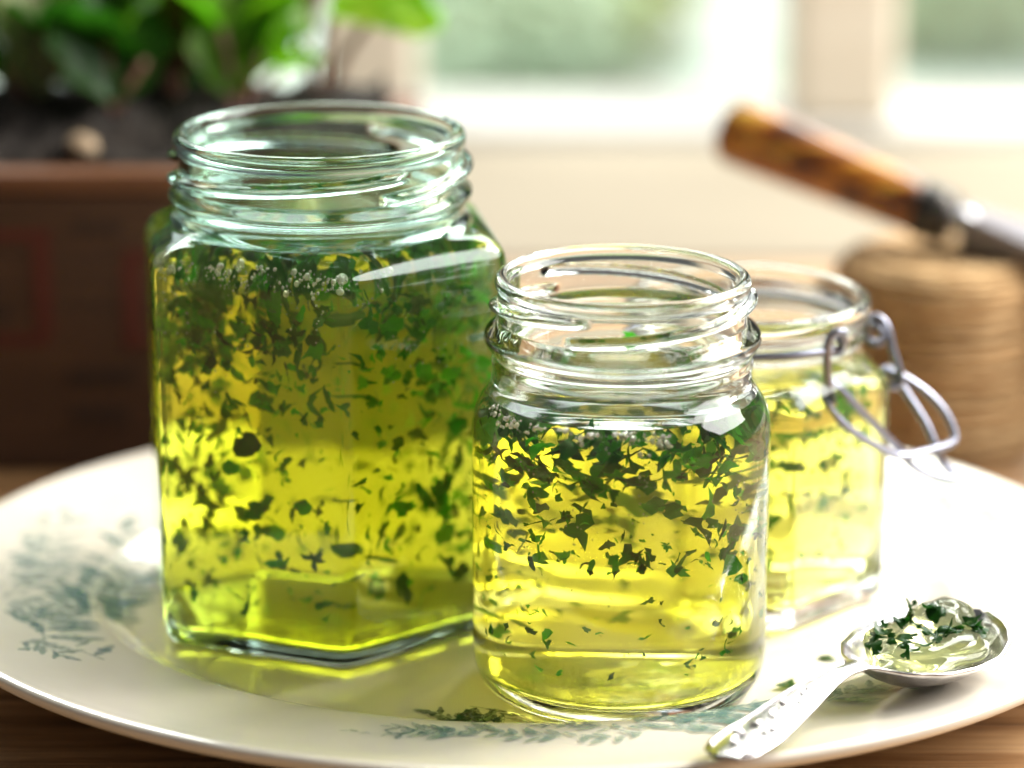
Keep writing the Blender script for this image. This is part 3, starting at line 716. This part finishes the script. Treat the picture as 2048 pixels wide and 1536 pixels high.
def lathe(name, a, b, prof, seg=28):
    ax = (b-a); L = ax.length; d = ax.normalized(); n1 = d.cross(Vector((0, 0, 1))).normalized(); n2 = d.cross(n1); vs, fs = [], []
    for u, r_ in prof:
        for k in range(seg):
            q = 2*math.pi*k/seg; vs.append(a+d*L*u+(n1*math.cos(q)+n2*math.sin(q))*r_)
    for i in range(len(prof)-1):
        for k in range(seg): fs.append((i*seg+k, i*seg+(k+1) % seg, (i+1)*seg+(k+1) % seg, (i+1)*seg+k))
    fs.append(tuple(range(seg))[::-1]); fs.append(tuple((len(prof)-1)*seg+k for k in range(seg)))
    return mesh(name, vs, fs)
link('handle', lathe('handle', A_, B, spl([(0, .0078), (.1, .0082), (.35, .0088), (.6, .0096), (.8, .0102), (.92, .0104), (.97, .0096), (1, .0066)], 5)), M['handle'], tw)
C_ = at(1905, 440, .815)-tw.location
link('ferrule', lathe('ferrule', C_, A_-(A_-C_)*.02, [(0, .0070), (.05, .0078), (.5, .0083), (.95, .0086), (1, .0084)]), M['ferrule'], tw)
D_ = at(1960, 470, .813)-tw.location; E_ = at(2060, 505, .808)-tw.location
link('neck', tube('neck', [C_, C_.lerp(D_, .5)+Vector((0, 0, .002)), D_, E_], .0034, 6, 12), M['steel'], tw)
# scooped blade running down to the table beyond the frame
vs, fs = [], []; nb, mb = 24, 12
S = at(1925, 455, .813)-tw.location; T = Vector((.30, .80, .004))-tw.location
for i in range(nb+1):
    u = i/nb; c = S.lerp(T, u); wd_ = float(np.interp(u, [0, .1, .3, .7, .9, 1], [.007, .016, .022, .021, .013, .001]))
    for j in range(mb+1):
        v = -1+2*j/mb; vs.append(c+Vector((0, v*wd_, (.012*v*v-.006)*(1-u*.5))))
for i in range(nb):
    for j in range(mb): a = i*(mb+1)+j; fs.append((a, a+mb+1, a+mb+2, a+1))
bl = link('blade', mesh('blade', vs, fs), M['blade'], tw)
sm = bl.modifiers.new('thickness', 'SOLIDIFY'); sm.thickness = .0012

# ------------------------------------------------------------------ crate with seedlings
CY = .776; cx0, cx1, ch, cd = -.36, at(812, 300, CY).x, .0875, .12
crate = empty('wooden_crate', ((cx0+cx1)/2, CY, 0)); tag(crate, 'dark stained wooden crate of soil with faded red stencil, at back left', 'crate')
w2 = (cx1-cx0)/2
def cbox(name, *a, mat='crate', bev=.0012): return link(name, box_mesh(name, *a, bev), M[mat], crate)
cbox('front_board', -w2, w2, 0, .009, .0003, ch-.0062)
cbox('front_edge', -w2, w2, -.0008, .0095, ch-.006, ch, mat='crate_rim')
cbox('back_board', -w2, w2, cd-.009, cd, .0003, ch)
cbox('end_board', -w2+.0003, -w2+.009, .0092, cd-.0092, .0003, ch)
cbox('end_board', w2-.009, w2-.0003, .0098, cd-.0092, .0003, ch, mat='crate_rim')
cbox('bottom_board', -w2+.0092, w2-.0092, .0092, cd-.0092, .0003, .008)
def stencil(name, px0, py0, px1, py1, mat):
    a, b = at(px0, py1, CY), at(px1, py0, CY); k = crate.location
    return link(name, box_mesh(name, a.x-k.x, b.x-k.x, -.0004, .0002, a.z, b.z, 0), M[mat], crate)
for q in ((-190, 458, 100, 482), (-190, 668, 100, 690), (72, 483, 100, 667), (248, 500, 400, 520), (248, 521, 282, 672), (248, 673, 400, 695)): stencil('stencil_frame', *q, 'crate_red')
sr = random.Random(4)
for (px, py, n_, hh) in ((150, 440, 5, 30), (140, 735, 6, 36), (150, 810, 5, 40), (-20, 560, 1, 30), (-20, 610, 2, 34)):
    x = px
    for k in range(n_):
        w_ = sr.uniform(10, 18); stencil('stencil_letter', x, py+sr.uniform(0, 6), x+w_, py+hh-sr.uniform(0, 6), 'crate_black'); x += w_+7
# soil
nx, ny = 90, 34; vs, fs = [], []
for i in range(nx+1):
    for j in range(ny+1):
        x = -w2+.0093+(2*w2-.0186)*i/nx; y = .0098+(cd-.0192)*j/ny
        z = ch-.006+.017*math.sin(math.pi*j/ny)**.7+.006*mn.noise(Vector((x*60, y*60, 0)))+.004*mn.noise(Vector((x*170, y*170, 3)))
        vs.append((x, y, z))
for i in range(nx):
    for j in range(ny): a = i*(ny+1)+j; fs.append((a, a+ny+1, a+ny+2, a+1))
soil = link('soil', mesh('soil', vs, fs), M['soil']); soil.location = crate.location; tag(soil, 'dark crumbly potting soil filling the wooden crate', 'soil', kind='stuff')
for k, (px, py, rr, lab) in enumerate(((165, 278, .0046, 'tan pebble on the dark soil near the crate edge'), (290, 215, .003, 'brownish pebble in the soil under the green leaves'), (70, 205, .003, 'small stone in the soil at the far left'))):
    bm = bmesh.new(); bmesh.ops.create_icosphere(bm, subdivisions=3, radius=rr)
    for v in bm.verts: v.co *= 1+.3*mn.noise(v.co*260+Vector((k, 0, 0))); v.co.z *= .7
    me = bpy.data.meshes.new('pebble'); bm.to_mesh(me); bm.free()
    for f in me.polygons: f.use_smooth = True
    p = at(px, py, CY+.018+.03*(k > 0)); o = link('pebble', me, M['pebble']); o.location = (p.x, p.y, ch+.004); tag(o, lab, 'pebble', 'pebbles in the crate soil')
def leaf_mesh(L, W, seed, droop=.5, cup=.25, ruff=.06):
    r = random.Random(seed); vs, fs = [], []; nu, nv = 14, 8
    for i in range(nu+1):
        u = i/nu; wv_ = W*math.sin(math.pi*min(1, u*.94+.03))**.75*.5
        for j in range(nv+1):
            v = -1+2*j/nv
            z = -droop*L*u*u+cup*W*v*v*.5+ruff*L*math.sin(u*14+seed)*abs(v)*.5-.02*L*math.cos(v*9)
            vs.append((u*L, v*wv_*(1+.10*math.sin(u*22+seed*3)*abs(v)), z))
    for i in range(nu):
        for j in range(nv): a = i*(nv+1)+j; fs.append((a, a+nv+1, a+nv+2, a+1))
    return mesh('leaf', vs, fs)
def seedling(px, py, Y, lab, leaves, stem_h):
    b = at(px, py, Y); base = Vector((b.x, Y, ch+.001)); t_ = empty('seedling', base); tag(t_, lab, 'seedling', 'seedlings growing in the crate')
    for k, (lx, ly, L, W, az, el, mt, roll) in enumerate(leaves):
        c = at(lx, ly, Y+.004*k)-base          # where the leaf joins its stalk
        o = link('leaf', leaf_mesh(L, W, k+px, .25), M[mt], t_); o.location = c; o.rotation_euler = Euler((R(roll), R(-el), R(az)), 'XYZ')
        link('stem', tube('stem', [(0, 0, -.004), (c.x*.4, c.y*.4, c.z*.55), tuple(c)], .0014, 6, 8), M['stem'], t_)
SD = [
 (215, 200, .815, 'broad dark green seedling above the soil, left of the tall jar', [(225, 205, .036, .036, 100, 75, 'leaf_dark', 10), (290, 120, .034, .030, 160, 30, 'leaf_dark', 30), (215, 80, .034, .030, 20, 60, 'leaf_green', 20), (160, 130, .03, .03, 150, 45, 'leaf_dark', 20)]),
 (480, 200, .822, 'bright green leafy seedling behind the rim of the tall jar', [(455, 190, .036, .028, 70, 68, 'leaf_green', 20), (520, 110, .030, .028, 60, 62, 'leaf_green', -20), (440, 60, .030, .026, 150, 45, 'leaf_green', 20), (555, 145, .014, .016, 15, 25, 'leaf_lime', -30), (500, 60, .034, .026, 30, 50, 'leaf_lime', -20)]),
 (60, 200, .825, 'pale olive leaved seedling at the far left of the crate', [(75, 190, .040, .024, 100, 78, 'leaf_pale', 20), (10, 130, .034, .03, 160, 40, 'leaf_dark', 20), (110, 60, .03, .028, 40, 55, 'leaf_pale', 10), (20, 60, .034, .03, 60, 60, 'leaf_green', 10)]),
 (350, 200, .832, 'reddish purple leaved seedling between the green ones', [(345, 150, .026, .026, 90, 75, 'leaf_purple', 10), (370, 80, .03, .024, 50, 60, 'leaf_purple', 20), (310, 100, .03, .028, 140, 60, 'leaf_purple', 20), (340, 60, .03, .028, 80, 70, 'leaf_dark', 20), (390, 190, .03, .03, 80, 70, 'leaf_dark', 10)]),
 (130, 200, .842, 'deep green bushy seedling at the back of the crate', [(150, 170, .045, .04, 90, 78, 'leaf_dark', 0), (60, 120, .04, .04, 120, 70, 'leaf_dark', 10), (240, 120, .04, .04, 70, 70, 'leaf_dark', 10), (20, 170, .04, .04, 100, 75, 'leaf_dark', 5)]),
 (420, 200, .846, 'dark leaved seedling at the back behind the bright green one', [(420, 160, .04, .036, 90, 75, 'leaf_dark', 0), (330, 150, .04, .036, 110, 72, 'leaf_dark', 10), (500, 160, .032, .03, 70, 70, 'leaf_green', 10), (560, 70, .03, .02, 60, 60, 'leaf_purple', 10)]),
 (640, 200, .838, 'lime leaved seedling leaning right in front of the window', [(660, 30, .030, .022, 8, 14, 'leaf_lime', 40), (750, 25, .020, .018, -5, -4, 'leaf_lime', 40), (600, 80, .022, .018, 120, 60, 'leaf_green', 30)])]
for px, py, Y, lab, lv in SD: seedling(px, py, Y, lab, lv, .04)
# one herb flake stuck to the inside of the front jar's neck
o = bpy.data.objects.new('herb_flake', FLAKES[1][0]); col.objects.link(o); o.location = (LS[0]+.0006, LS[1]-.02435, LS[2]+.0862); o.rotation_euler = (math.pi/2, .3, 0); o.scale = (.0052, .0052, .0006)
tag(o, 'single green herb flake stuck inside the neck of the front jar', 'herb')
